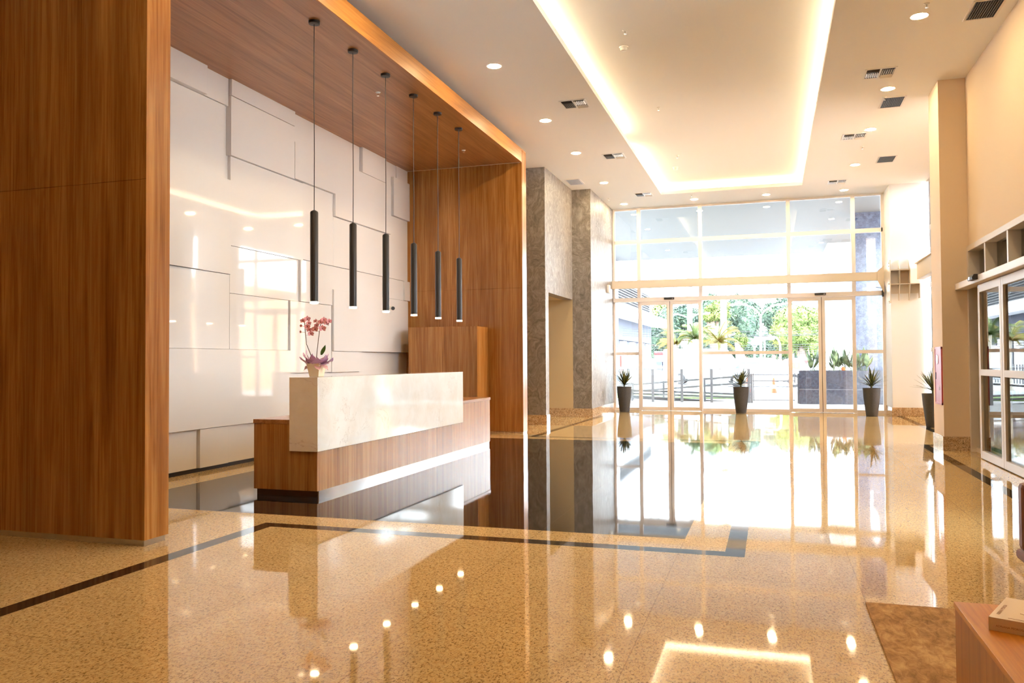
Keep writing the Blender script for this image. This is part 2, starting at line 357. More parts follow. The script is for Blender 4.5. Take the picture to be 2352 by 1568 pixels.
# ================================================================== GLASS FRONT
GY=21.25
gf=thing('window_1',None,None,(-0.7,GY,0),kind='structure')
xm=[-3.95,-3.25,-1.68,0.457,1.944,2.62]
part('window_frame',MB().box(-3.93,-3.88,GY-.06,GY+.06,0,H),alu,gf)
part('window_frame',bx(2.57,2.63,GY-.06,GY+.06,0,H),alu,gf)
for x in xm[1:-1]: part('mullion',bx(x-.045,x+.045,GY-.07,GY+.05,2.92,H),alu,gf)
for x in xm[1:-1]: part('mullion',bx(x-.035,x+.035,GY-.03,GY+.05,0,2.84),alu,gf)
part('transom',bx(-3.9,2.6,GY-.06,GY+.05,4.355,4.45),alu,gf)
part('transom',bx(-3.9,2.6,GY-.05,GY+.04,5.24,H),alu,gf)
part('header',bx(-3.92,2.58,GY-.16,GY+.05,2.825,2.93),alu,gf,bevel=.004)
for a,b in ((-3.9,-3.28),(-1.65,.43),(1.98,2.58)):
    part('rail',bx(a,b,GY-.03,GY+.03,1.44,1.52),alu,gf); part('sill',bx(a,b,GY-.04,GY+.04,0.0,.07),alu,gf)
for i in range(5):
    a,b=xm[i]+.04,xm[i+1]-.04
    for z0,z1 in ((2.93,4.36),(4.45,5.24)): part('pane',bx(a,b,GY,GY+.012,z0,z1),glass,gf)
for i in (0,2,4):
    a,b=xm[i]+.04,xm[i+1]-.04
    part('pane',bx(a,b,GY,GY+.012,.07,1.44),glass,gf); part('pane',bx(a,b,GY,GY+.012,1.52,2.83),glass,gf)
def sliding(x0,x1,name,lab):
    mid=(x0+x1)/2
    t=thing(name,lab,'door',(mid,GY-.1,0),kind='structure')
    for a,b,s in ((x0,mid-.006,1),(mid+.006,x1,-1)):
        f=MB(); y0,y1=GY-.12,GY-.07; w_=.075
        f.box(a,a+w_,y0,y1,.012,2.82).box(b-w_,b,y0,y1,.012,2.82).box(a+w_,b-w_,y0,y1,.012,.10).box(a+w_,b-w_,y0,y1,2.73,2.82)
        l=part('door_leaf',f,alu,t,bevel=.003); o=bx(a+w_,b-w_,GY-.1,GY-.09,.10,2.73).build('pane',glass,l)
    part('seal',bx(mid-.006,mid+.006,GY-.11,GY-.08,.012,2.82),black_plastic,t)
    return t
sliding(-3.25,-1.66,'door_1',None); sliding(.44,1.96,'door_2',None)
def sensor(x,y,z,lab,axis=0):
    t=thing('door_sensor',lab,'sensor',(x,y,z),'motion sensors on the door headers')
    if axis==0: part('housing',bx(x-.13,x+.13,y-.035,y,z-.025,z+.03),black_plastic,t,bevel=.008); part('lens',bx(x+.07,x+.11,y-.037,y-.034,z-.01,z+.01),steel,t)
    else:
        part('housing',MB().prism([(x-.005,z-.03),(x-.07,z-.03),(x-.075,z),(x-.05,z+.04),(x-.005,z+.04)],1,y-.13,y+.13),black_plastic,t,bevel=.006)
        part('lens',bx(x-.078,x-.07,y-.02,y+.05,z-.02,z+.012),steel,t)
p=at(1537,685,21.09); sensor(p.x,21.09,2.885,'black motion sensor on the header above the sliding doors nearest the stucco wall')
p=at(1884,676,21.09); sensor(p.x,21.09,2.885,'black motion sensor on the header above the sliding doors nearest the white column')
# big cream beam along the front, bracket on the column, beam along the side glass
bt=thing('steel_beam','long cream painted steel beam spanning the glass front above the doors','beam',(-.7,21.05,3.18))
part('web',MB().box(-3.93,2.6,21.0,21.1,3.17,3.375),steel_cream,bt,bevel=.006)
st=thing('steel_beam','short cream steel beam running along the side window toward the beige column','beam',(3.2,17,3.07))
part('web',bx(3.14,3.3,13.57,20.02,3.07,3.42),steel_cream,st,bevel=.006); part('flange',bx(3.1,3.32,13.57,20.02,3.42,3.435),steel_cream,st)
bk=thing('steel_bracket','cream steel bracket with welded fins bolted on the white column','bracket',(2.8,20.1,2.6))
yb0,yb1=19.98,20.19
part('back_plate',bx(2.60,3.22,20.185,20.2,2.78,3.34),steel_cream,bk)
for x,z0,z1 in ((2.79,2.62,3.54),(3.0,2.62,3.54)):
    part('fin',MB().prism([(yb1,z0),(yb1,z1),(yb1-.03,z1),(yb0,z1-.22),(yb0,z0+.36),(yb1-.03,z0)],0,x-.008,x+.008),steel_cream,bk)
for z in (2.985,3.30): part('shelf_plate',bx(2.605,3.0 if z>3.1 else 3.2,yb0,yb1,z-.008,z+.008),steel_cream,bk)
part('end_plate',bx(2.585,2.605,yb0,yb1+.0,2.56,3.53),steel_cream,bk)
part('fin',bx(3.192,3.208,yb0+.03,yb1,2.66,2.985),steel_cream,bk)
part('web_plate',bx(2.798,2.992,yb1-.02,yb1-.01,2.993,3.292),mat('bracket_recess_steel',srgb(190,165,135),.6),bk)
part('side_gusset',MB().prism([(2.585,3.52),(2.585,2.86),(2.44,3.17),(2.44,3.38)],1,20.95,20.97),steel_cream,bk)
part('side_gusset',MB().prism([(20.2,3.52),(20.2,2.7),(21.0,3.17),(21.0,3.38)],0,2.588,2.60),steel_cream,bk)
for z in (3.47,3.4,2.6,3.0): part('bolt',MB().tube([(2.585,20.09,z),(2.57,20.09,z)],.014,8),steel_cream,bk)
hb=thing('header_end_cap','black end cap closing the door header beside the steel bracket','cap',(2.56,21.05,2.8))
part('cap',bx(2.54,2.582,20.98,21.08,2.78,2.97),black_plastic,hb,bevel=.006)
part('cable',MB().tube([(2.30,21.02,3.0),(2.40,21.01,3.01),(2.5,21.01,2.995),(2.56,21.03,2.965)],.006,6),black_plastic,hb)
# side window behind the beige column
sg=thing('window_2',None,None,(3.35,17,0),kind='structure')
for y in (13.6,16.9): part('mullion',bx(3.33,3.42,y-.035,y+.035,0,H),alu,sg)
for z in (1.5,2.93,4.2): part('transom',bx(3.38,3.48,13.6,19.9,z-.05,z+.05),alu,sg)
part('sill',bx(3.33,3.42,13.6,20.2,0,.08),alu,sg)
for a,b in ((13.63,16.87),(16.93,20.14)): part('pane',bx(3.37,3.38,a,b,.08,H),glass,sg)

# ================================================================== RIGHT SLIDING DOORS
rd=thing('window_3',None,None,(2.75,10.8,0),kind='structure')
ys=[12.84,11.87,10.81,9.74,8.68]
fr=MB(); fr.box(2.655,2.88,8.66,12.84,2.80,2.88)
part('window_frame',fr,alu_d,rd,bevel=.003)
part('window_frame',bx(2.655,2.88,12.765,12.84,0,2.80),alu_d,rd); part('window_frame',bx(2.655,2.88,8.66,8.73,0,2.80),alu_d,rd)
for y in ys[1:-1]: part('mullion',bx(2.665,2.86,y-.03,y+.03,2.36,2.80),alu_d,rd)
for i in range(4):
    a,b=ys[i+1]+.03,ys[i]-.03
    part('pane',bx(2.80,2.81,a,b,2.36,2.80),glass_door,rd); 
    if i in (0,3):
        part('pane',bx(2.80,2.81,a,b,1.16,2.30),glass_door,rd); part('pane',bx(2.80,2.81,a,b,.06,1.08),glass_door,rd)
        part('rail',bx(2.77,2.84,a,b,1.08,1.16),alu_d,rd); part('sill',bx(2.72,2.88,a,b,0,.06),alu_d,rd)
        part('jamb',bx(2.72,2.86,b-.30 if i==0 else a+.24,b-.24 if i==0 else a+.30,.06,2.3),alu_d,rd)
part('header',bx(2.50,2.66,8.4,12.835,2.265,2.355),alu,rd,bevel=.006); part('header',bx(2.66,2.88,8.7,12.76,2.29,2.36),alu_d,rd)
dr=thing('door_3',None,None,(2.62,10.8,0),kind='structure')
for a,b in ((10.815,11.92),(9.70,10.805)):
    f=MB(); w_=.085; x0,x1=2.585,2.645
    f.box(x0,x1,a,a+w_,.01,2.255).box(x0,x1,b-w_,b,.01,2.255).box(x0,x1,a+w_,b-w_,.01,.11).box(x0,x1,a+w_,b-w_,2.155,2.255).box(x0,x1,a+w_,b-w_,1.08,1.16)
    l=part('door_leaf',f,alu_d,dr,bevel=.003)
    bx(2.612,2.62,a+w_,b-w_,.11,1.08).build('pane',glass_door,l); bx(2.612,2.62,a+w_,b-w_,1.16,2.155).build('pane',glass_door,l)
part('seal',bx(2.60,2.63,10.805,10.815,.01,2.255),black_plastic,dr)
sensor(2.505,11.62,2.325,'black motion sensor on the header of the side doors in the beige wall',1)

# ================================================================== RECEPTION DESK
rdk=thing('reception_desk','wood reception desk wrapped by a raised cream marble block','desk',(-4.5,9.4,0))
b=MB(); b.box(-4.88,-4.465,6.9,10.745,.06,.70).box(-4.465,-4.17,6.9,10.745,.06,.437).box(-4.88,-4.17,10.745,11.95,.06,.70)
part('body',b,wood_v,rdk)
b=MB(); b.box(-4.885,-4.465,6.893,10.745,.702,.742).box(-4.885,-4.163,10.745,11.957,.702,.742)
part('worktop',b,wood_y,rdk)
part('marble_block',bx(-4.46,-4.148,6.87,10.74,.442,1.155),marble,rdk,label='cream marble upper counter',bevel=.0015)
part('plinth',MB().box(-4.175-.0,-4.165,6.92,11.9,.0,.06),mat('polished_steel',(.75,.77,.8),.12,1.0),rdk,label='bright steel kick strip')
part('plinth',bx(-4.86,-4.18,6.925,11.93,0,.06),mat('dark_bronze',(.10,.06,.04),.3,.8),rdk)

# ================================================================== PENDANTS
def pendant():
    t=thing('pendant_lamp','x','pendant lamp',(-4.55,7.47,1.9),'row of black tube pendants over the desk')
    x,y=-4.55,7.47
    part('canopy',MB().lathe([(.045,4.87),(.058,4.872),(.06,4.9)],(x,y,0)),black_metal,t,smooth=True)
    part('cord',MB().tube([(x,y,2.9),(x+.003,y,3.5),(x-.003,y,4.2),(x,y,4.875)],.0045,6),black_plastic,t)
    part('tube_shade',MB().lathe([(.042,1.935),(.042,2.872),(.036,2.885),(.008,2.9)],(x,y,0)),black_metal,t,smooth=True)
    part('light_ring',MB().lathe([(.038,1.915),(.043,1.918),(.043,1.9349)],(x,y,0)),pend_em,t,label='glowing lens')
    return t
P0=pendant(); dy=(11.64-7.47)/5
NM=['nearest the tall wooden pillar','second from the tall wooden pillar','third from the tall wooden pillar','fourth from the tall wooden pillar','second from the far end of the row','farthest from the camera, last in the row']
for i in range(6):
    lb='black tube pendant on a thin cord, '+NM[i]
    if i==0: P0['label']=lb
    else: dup(P0,(-4.55,7.47+dy*i,1.9),lb)
# ================================================================== DOWNLIGHTS
def downlight():
    t=thing('ceiling_downlight','x','downlight',(0,0,H),'round recessed downlights')
    part('trim_ring',MB().lathe([(.078,-.002),(.098,-.006),(.105,0)],(0,0,H)),white_plastic,t,smooth=True)
    part('lens',MB().lathe([(.02,-.012),(.078,-.008),(.08,-.001)],(0,0,H)),lamp_em,t,smooth=True)
    return t
D0=downlight(); first=True
words=['first','second','third','fourth','fifth']
spots=[]
for i,y in enumerate((10.28,12.9,15.12,17.86,20.46)): spots.append((-3.5,y,'%s round downlight from the camera in the row beside the wooden portal'%words[i]))
for i,y in enumerate((10.34,13.0,15.22,17.9,20.5)): spots.append((1.7,y,'%s round downlight from the camera in the row between lit recess and windows'%words[i]))
spots.append((-1.75,20.44,'round downlight over the glass front, end nearer the stucco wall')); spots.append((-0.05,20.44,'round downlight over the glass front, end nearer the white column'))
for y,x in ((2.5,-3.5),(2.5,1.7),(5.1,1.7),(7.7,1.7),(5.1,-3.5),(7.7,-3.5)):  # downlights added out of view to brighten the near hall
    if 1: spots.append((x,y,'unseen round downlight added in the ceiling overhead to light the near hall'))
for k,(x,y,l) in enumerate(spots):
    if k==0: D0.location=(x,y,H); D0['label']=l
    else: dup(D0,(x,y,H),l)
# ================================================================== VENTS, SPRINKLERS, DETECTORS
def diffuser():
    t=thing('ceiling_vent','x','air vent',(0,0,H),'square four-way air diffusers')
    z=H; f=MB(); a=.205
    f.box(-a,a,-a,-a+.025,z-.008,z).box(-a,a,a-.025,a,z-.008,z).box(-a,-a+.025,-a,a,z-.008,z).box(a-.025,a,-a,a,z-.008,z).box(-.012,.012,-a,a,z-.008,z)
    part('frame',f,white_plastic,t); part('backing',bx(-a+.02,a-.02,-a+.02,a-.02,z-.003,z-.001),black_metal,t)
    for sx in (-1,1):
        cx=sx*.097
        for k in range(6):
            x=cx-.07+k*.028
            c=(x,(.045 if sx<0 else -.045)+0,z-.012); part('slat',MB().obox(c,(.007,0,.008*sx),(0,.088,0),(.0008,0,-.0012)),white_plastic,t)
        for k in range(3):
            y=(-.165 if sx<0 else .105)+k*.032
            part('slat',MB().obox((cx,y,z-.012),(.078,0,0),(0,.012,.008*(1 if sx<0 else -1)),(0,-.001,.0012)),white_plastic if sx>0 else shaded_slat_grey,t)  # grey quadrant: shade on the white louvres put into the colour
    return t
V0=diffuser()
vl=[(-2.84,12.2,'white square four-way vent left of the lit recess, nearest the camera'),(-2.85,15.58,'white square four-way vent left of the lit recess, middle of its row'),(-2.85,19.45,'small square vent left of the lit recess, closest to the glass front'),
 (1.5,12.24,'white square four-way vent right of the lit recess, nearest the camera'),(1.48,15.6,'white square four-way vent right of the lit recess, middle of its row'),(1.48,19.5,'small square vent right of the lit recess, closest to the glass front')]
for k,(x,y,l) in enumerate(vl):
    if k==0: V0.location=(x,y,H); V0['label']=l
    else: dup(V0,(x,y,H),l)
slatm=mat('slat_grey',(.45,.43,.41),.5)
def grille():
    t=thing('air_grille','x','air grille',(0,0,H),'slatted rectangular return grilles')
    z=H; f=MB(); a,b=.17,.28
    f.box(-a,a,-b,-b+.025,z-.008,z).box(-a,a,b-.025,b,z-.008,z).box(-a,-a+.025,-b,b,z-.008,z).box(a-.025,a,-b,b,z-.008,z)
    part('frame',f,alu,t); part('backing',bx(-a+.02,a-.02,-b+.02,b-.02,z-.003,z-.001),black_metal,t)
    for k in range(12):
        x=-.14+k*.0255; part('slat',MB().obox((x,0,z-.010),(.003,0,.006),(0,b-.025,0),(.0008,0,-.0004)),slatm,t)
    return t
G0=grille()
gl=[(-4.1,17.57,'grey slatted return grille in the ceiling above the stucco wall opening'),(1.85,13.7,'grey slatted grille just past the second downlight, near the beige column'),(2.25,17.6,'grey slatted grille in the bright ceiling corner by the side window'),(2.38,10.38,'large grey slatted grille at the top corner above the beige wall')]
for k,(x,y,l) in enumerate(gl):
    if k==0: G0.location=(x,y,H); G0['label']=l
    else: dup(G0,(x,y,H),l)
chrome=mat('chrome',(.7,.68,.65),.2,.9)
def sprinkler(x,y,z,l,src=[None]):
    if src[0] is None:
        t=thing('fire_sprinkler',l,'sprinkler',(x,y,z),'small ceiling sprinklers')
        part('flange',MB().lathe([(.02,-.012),(.034,-.003),(.035,0)],(x,y,z),16),white_plastic,t)
        part('head',MB().tube([(x,y,z-.01),(x,y,z-.045)],.006,8).lathe([(.017,-.05),(.018,-.046)],(x,y,z),12),chrome,t); src[0]=t
    else: dup(src[0],(x,y,z),l)
for x,y,z,l in ((-1.71,10.2,ZU,'small sprinkler in the raised ceiling beside the near smoke detector'),(-1.72,13.52,ZU,'small sprinkler alone in the middle of the raised ceiling'),(-1.77,16.83,ZU,'small sprinkler in the raised ceiling beside the far smoke detector'),
  (-3.73,19.61,H,'small sprinkler in the ceiling corner above the stucco wall'),(-1.76,19.86,H,'small sprinkler just beyond the end of the lit recess'),(1.72,10.0,H,'small sprinkler right beside the brightest downlight on the window side'),(1.70,13.4,H,'small sprinkler behind the second downlight on the window side'),(1.69,16.4,H,'small sprinkler between the third and fourth downlights on the window side'),
  (-4.95,9.72,4.9,'small sprinkler in the wood soffit beside the third pendant'),(-4.94,12.87,4.9,'small sprinkler in the wood soffit near the far side wall')):
    sprinkler(x,y,z,l)
def smoke(x,y,l):
    t=thing('smoke_detector',l,'smoke detector',(x,y,ZU),'round ceiling smoke detectors')
    part('base',MB().lathe([(.06,-.015),(.062,0)],(x,y,ZU),24),white_plastic,t); part('head',MB().lathe([(.025,-.055),(.045,-.05),(.052,-.015)],(x,y,ZU),24),white_plastic,t,smooth=True)
smoke(-1.82,10.74,'white round smoke detector in the raised ceiling, nearer the camera'); smoke(-1.92,17.85,'white round smoke detector in the raised ceiling, nearer the glass front')
# ================================================================== SMALL WALL THINGS
sc=thing('security_camera','small white security camera with dark lens on the white panel wall','security camera',(-6.42,13.0,2.25))
part('mount',MB().lathe([(.03,0),(.03,.02)],(-6.44,13.0,2.27),12),white_plastic,sc); part('arm',MB().tube([(-6.45,13.0,2.28),(-6.38,12.98,2.26)],.012,8),white_plastic,sc)
part('housing',MB().tube([(-6.42,13.05,2.27),(-6.30,12.92,2.24)],.035,12),white_plastic,sc); part('lens_face',MB().tube([(-6.30,12.92,2.24),(-6.29,12.91,2.238)],.033,12),black_plastic,sc)
ol=thing('wall_outlet','white power outlet low on the white panel wall beside the wood pillar','outlet',(-6.515,7.6,.22))
part('plate',bx(-6.52,-6.51,7.42,7.60,.24,.36),white_plastic,ol,bevel=.003); part('socket',bx(-6.51,-6.508,7.54,7.57,.29,.31),mat('red_plastic',(.5,.05,.04),.5),ol)
wd=thing('wall_device','small white alarm box on the stucco wall at beam height','alarm box',(-3.9,20.4,3.05))
part('housing',bx(-3.93,-3.87,20.3,20.5,3.02,3.22),white_plastic,wd,bevel=.01); part('lens',bx(-3.872,-3.866,20.36,20.44,3.08,3.12),steel,wd)
fc=thing('fire_hose_cabinet','red metal fire hose cabinet recessed in the beige column','cabinet',(2.32,13.1,.62))
redm=mat('cabinet_red',srgb(190,92,100),.3)
f=MB(); y0,y1,z0,z1=12.86,13.34,.64,1.47
f.box(2.31,2.33,y0,y1,z0,z0+.03).box(2.31,2.33,y0,y1,z1-.03,z1).box(2.31,2.33,y0,y0+.03,z0,z1).box(2.31,2.33,y1-.03,y1,z0,z1)
part('frame',f,redm,fc); dd=part('door',bx(2.315,2.33,y0+.03,y1-.03,z0+.03,z1-.03),redm,fc)
bx(2.308,2.315,y1-.075,y1-.05,1.0,1.1).build('handle',black_plastic,dd)
MB().tube([(2.315,13.15,1.29),(2.309,13.15,1.29)],.07,20).build('window',steel,dd)
v=MB()
for k in range(3):
    for j in range(2): v.box(2.311,2.315,13.02+j*.04,13.045+j*.04,.85+k*.025,.86+k*.025)
v.build('vent_slots',white_plastic,dd)

# ================================================================== ORCHID
oc=thing('orchid_pot','pink orchid in a cream square pot with lilac wrap on the desk top','orchid',(-4.37,7.22,1.155))
O=Vector((-4.37,7.22,1.156))
def tap(w0,w1,z0,z1,o):
    mb=MB(); P=[]
    for w_,z in ((w0,z0),(w1,z1)):
        for sx,sy in ((-1,-1),(1,-1),(1,1),(-1,1)): P.append((o.x+sx*w_,o.y+sy*w_,o.z+z))
    mb.add(P,[(0,3,2,1),(4,5,6,7),(0,1,5,4),(1,2,6,5),(2,3,7,6),(3,0,4,7)]); return mb
part('pot',tap(.052,.075,0,.135,O),mat('cream_ceramic',srgb(238,222,190),.35),oc,bevel=.004)
part('soil',tap(.065,.065,.13,.14,O),soil,oc)
wrapm=mat('lilac_wrap',srgb(226,178,214),.5); wrapm.node_tree.nodes['Principled BSDF'].inputs['Transmission Weight'].default_value=0.25
wr=MB()
def sheet(mb,root,dirv,side,L,Wd,curl,n=6,wav=.0,thick=.0015):
    """a curved pointed sheet with thickness"""
    d=Vector(dirv).normalized(); sd=Vector(side).normalized(); nr=d.cross(sd).normalized(); rows=[]
    for i in range(n+1):
        t=i/n; c=Vector(root)+d*L*t+nr*curl*t*t; w_=Wd*math.sin(math.pi*min(1,.12+.88*t)) if t<1 else 0.0005
        rows.append((c-sd*w_+nr*wav*math.sin(9*t),c+nr*.006*(1-t)+nr*wav*.5,c+sd*w_-nr*wav*math.sin(7*t)))
    vs=[];fs=[]
    for r in rows: vs+= [p for p in r]
    k=len(vs); vs+=[p+nr*thick for p in vs]
    for i in range(n):
        for j in range(2):
            a=i*3+j; fs.append((a,a+1,a+4,a+3)); fs.append((k+a,k+a+3,k+a+4,k+a+1))
    for i in range(n): fs.append((i*3,i*3+3,k+i*3+3,k+i*3)); fs.append((i*3+2,k+i*3+2,k+i*3+5,i*3+5))
    mb.add(vs,fs)
for dx,dy,dz,L,Wd in ((-.10,-.04,.16,.15,.035),(-.16,0,.05,.14,.045),(-.12,-.03,.10,.12,.04),(0,-.1,.06,.10,.04),(.12,.02,.03,.15,.05),(.10,.05,.09,.13,.05),(.14,-.05,-.01,.14,.05),(.04,.1,.08,.12,.05),(-.02,-.05,.10,.11,.05),(-.13,-.08,.06,.13,.055),(.07,-.09,.04,.12,.06),(.15,0,.02,.15,.06),(.13,-.03,.06,.13,.06),(.10,.02,.08,.12,.06),(-.05,-.08,.05,.10,.06),(-.14,-.01,.12,.15,.04)):
    d=Vector((dx,dy,dz)); r0=O+Vector((dx*.35,dy*.35+ -.01,.125)); sd=d.cross(Vector((0,0,1))); sheet(wr,r0,d,sd,L,Wd,-.03,wav=.008)
part('wrap',wr,wrapm,oc,smooth=True)
wr=MB()
for dx,dy,dz in ((-.16,-.02,-.06),(.16,-.02,-.05),(.08,-.1,-.04),(-.12,.03,-.03)):
    d=Vector((dx,dy,dz)); sheet(wr,O+Vector((dx*.4,dy*.4,.125)),d,d.cross(Vector((0,0,1))),.09,.035,.03,wav=.006)
part('tulle',wr,mat('peach_tulle',srgb(240,190,180),.6),oc,smooth=True)
stemm=mat('orchid_stem',srgb(86,62,48),.5); petal=mat('orchid_petal',srgb(238,168,178),.5); lip=mat('orchid_lip',srgb(150,60,60),.5)
def flower(c,face,s,par):
    f=Vector(face).normalized(); a=f.cross(Vector((0,0,1))).normalized(); u=a.cross(f); mb=MB(); s=s*1.55
    for ang,L,Wd in ((90,1,.5),(215,1,.5),(325,1,.5),(15,1.05,.85),(165,1.05,.85)):
        t=math.radians(ang); d=a*math.cos(t)+u*math.sin(t)+f*.25; sheet(mb,Vector(c)+f*.002,d,f.cross(d),s*L,s*Wd*.62,s*.15,n=4,thick=.0008)
    o=mb.build('flower',petal,par,smooth=True); MB().lathe([(.0015,-.006),(.006,-.002),(.005,.004),(.001,.007)],tuple(Vector(c)+f*.008),8).build('lip',lip,o)
def spike(pts,fl,r=.0035):
    s_=part('stem',MB().tube(pts,[r*1.3]+[r]*(len(pts)-2)+[r*.5],8),stemm,oc,smooth=True)
    for (c,face,sz,root) in fl:
        flower(c,face,sz,oc); part('stalk',MB().tube([root,c],.0015,5),stemm,oc)
X=lambda px,py,Y=7.16:at(px,py,Y)
spike([O+Vector((-.025,0,.13)),X(704,790),X(701,760),X(699,738),X(697,731)],[(X(696,737),(0.4,-1,.1),.020,X(699,740)),(X(706,733),(.5,-1,.2),.024,X(700,738)),(X(693,748),(-.3,-1,-.1),.013,X(700,750)),(X(706,750),(.5,-1,0),.022,X(700,748)),(X(710,757),(.7,-1,-.2),.020,X(702,757)),(X(692,762),(-.5,-1,-.1),.013,X(701,763)),(X(714,766),(.6,-1,-.2),.022,X(704,770)),(X(709,742),(.8,-1,0),.018,X(700,744))])
spike([O+Vector((.0,-.01,.13)),X(729,800),X(732,775),X(735,750),X(737,742),X(746,743),X(755,747)],[(X(724,756),(.2,-1,0),.026,X(733,762)),(X(729,748),(-.2,-1,.2),.022,X(735,750)),(X(741,754),(.4,-1,-.1),.027,X(735,756)),(X(726,738),(-.2,-1,.4),.018,X(734,746)),(X(737,740),(.2,-1,.2),.022,X(736,745)),(X(744,735),(.5,-1,.3),.022,X(742,743)),(X(750,741),(.5,-1,0),.022,X(748,743)),(X(756,738),(.6,-1,.2),.02,X(753,745))])
lf=MB(); sheet(lf,X(738,815,7.2),(X(747,791,7.2)-X(738,815,7.2)),(1,.2,0),.11,.022,.01); part('leaf',lf,mat('orchid_leaf',srgb(76,106,48),.35),oc,smooth=True)
# ================================================================== POTTED PLANTS
def yucca(loc,label,seed,hh=.47):
    rnd=random.Random(seed); t=thing('potted_yucca',label,'potted plant',loc,'spiky plants in tall charcoal pots'); L=Vector(loc)
    part('pot',MB().lathe([(.115,0),(.122,.004),(.150,.22),(.174,.42),(.188,.62),(.191,.64),(.178,.64),(.175,.60)],loc,40),pot_grey,t,smooth=True)
    part('soil',MB().lathe([(.165,.57),(.172,.60)],loc,24),soil,t)
    part('stem',MB().tube([L+Vector((0,0,.6)),L+Vector((0,0,.74))],[.022,.016],8),leafm,t)
    mb=MB()
    for k in range(50):
        a=rnd.uniform(0,2*math.pi); e=math.radians(rnd.uniform(5,80)); ln=hh*rnd.uniform(.75,1.0)*(.8+.2*math.sin(e))
        d=Vector((math.cos(a)*math.cos(e),math.sin(a)*math.cos(e),math.sin(e))); sd=Vector((-math.sin(a),math.cos(a),0))
        sheet(mb,L+Vector((0,0,.66+.06*rnd.random()))+d*.01,d,sd,ln,.017,-.05*rnd.random(),n=5,thick=.001)
    part('foliage',mb,leafm,t); return t
yucca((-3.55,20.55,0),'spiky yucca in a tall charcoal pot at the stucco wall end of the glass front',1)
yucca((-.70,20.62,0),'spiky yucca in a charcoal pot in front of the middle pane between the doors',2)
yucca((2.18,20.1,0),'spiky yucca in a charcoal pot standing in front of the white column side',3,.45)
yucca((2.93,17.15,0),'spiky yucca in a charcoal pot half hidden behind the beige column',4)
# ================================================================== FOREGROUND
rg=bx(.463,2.05,1.2,4.70,.0,.014).build('rug',rugm); tag(rg,'tan brown textured rug under the low wooden table','rug')
tt=thing('coffee_table','low wood-veneer block table at the lower right corner on the rug','table',(1.1,2.6,0.014))
part('top',bx(.6,1.75,1.7,3.2,.43,.45),wood_tab,tt,bevel=.0015); part('body',bx(.604,1.746,1.704,3.196,.03,.43),wood('wood_table_side',2,srgb(140,78,14),srgb(172,104,26),srgb(196,128,44)),tt)
part('foot',bx(.65,1.7,1.75,3.15,.014,.03),black_metal,tt)
# book
def onz(px,py,z):
    r=rt*(px-1176)-up*(py-784)+fwd*FPX; return CAMP+r*((z-CAMP.z)/r.z)
z1=.491; c0=onz(2270.2,1415.4,z1); c1=onz(2311,1371.5,z1); d1=(c1-c0); d1.z=0; Lb=d1.length; d1.normalize(); d2=Vector((d1.y,-d1.x,0)); Wb=.19
bo=thing('book','thick pale book with sketched cover and a printed spine on the low table','book',(c0.x,c0.y,.45))
C_=lambda a,b_,z: Vector((c0.x,c0.y,0))+d1*a+d2*b_+Vector((0,0,z))
def slab(a0,a1,b0,b1,z0,z_): return MB().obox(C_((a0+a1)/2,(b0+b1)/2,(z0+z_)/2),d1*(a1-a0)/2,d2*(b1-b0)/2,(0,0,(z_-z0)/2))
bc=mat('book_cover',srgb(240,216,184),.35); 
cov=slab(0,Lb,0,Wb,.4885,.491); cov.add([],[]); o2=slab(0,Lb,0,Wb,.4505,.453); o3=slab(0,.003,0,Wb,.453,.4885)
for q in (o2,o3): cov.add(q.v,q.f)
cv=part('cover',cov,bc,bo); part('pages',slab(.004,Lb-.006,.004,Wb-.004,.453,.4885),mat('paper',srgb(240,230,210),.8),bo)
brown=mat('print_brown',srgb(176,112,66),.6)
def text(s,size,org,xa,ya,mt,par,nm='title_text'):
    c=bpy.data.curves.new(nm,'FONT'); c.body=s; c.size=size; c.extrude=.0001
    tmp=bpy.data.objects.new('tmp',c); S.collection.objects.link(tmp); bpy.context.view_layer.update()
    me=bpy.data.meshes.new_from_object(tmp.evaluated_get(bpy.context.evaluated_depsgraph_get())); bpy.data.objects.remove(tmp); me.materials.clear(); me.materials.append(mt)
    o=bpy.data.objects.new(nm,me); S.collection.objects.link(o); o.parent=par
    xa=Vector(xa).normalized(); ya=Vector(ya).normalized(); zz=xa.cross(ya); mm=Matrix((xa,ya,zz)).transposed().to_4x4(); mm.translation=Vector(org)-parent_world(par); o.matrix_local=mm; return o
text('ADRIANA PEDROSA DEUS CAMPOS',.0088,C_(-.0003,.02,.464),d2,(0,0,1),brown,bo,'spine_text')
text('ADRIANA PEDROSA',.014,C_(.045,.022,.4912),d1,-d2,brown,bo)
sk_=MB()
for pts in ([(.05,.09),(.07,.095),(.085,.085),(.1,.09)],[(.035,.10),(.05,.10),(.065,.11),(.08,.125)],[(.085,.085),(.095,.07)],[(.06,.115),(.045,.125),(.04,.12)],[(.02,.05),(.02,.10),(.025,.15)],[(.075,.11),(.09,.13),(.10,.125)]):
    sk_.tube([C_(a,b_,.4913) for a,b_ in pts],.0008,5)
part('cover_drawing',sk_,brown,bo)
# chair at the right edge
ch=thing('lounge_chair','brown upholstered chair cut off by the right edge before the side doors','chair',(1.5,4.1,0))
lea=mat('brown_leather',srgb(128,78,52),.5)
ex=at(2342,1140,4.0).x
part('backrest',bx(ex,ex+.5,3.96,4.04,.475,.765),lea,ch,bevel=.02); part('seat',bx(ex-.006,ex+.5,3.5,4.06,.43,.475),lea,ch,bevel=.015)
for sx in (.08,.42):
    for yy in (3.6,4.0): part('leg',MB().tube([(ex+sx,yy,.43),(ex+sx,yy,.0145)],.012,8),steel,ch)
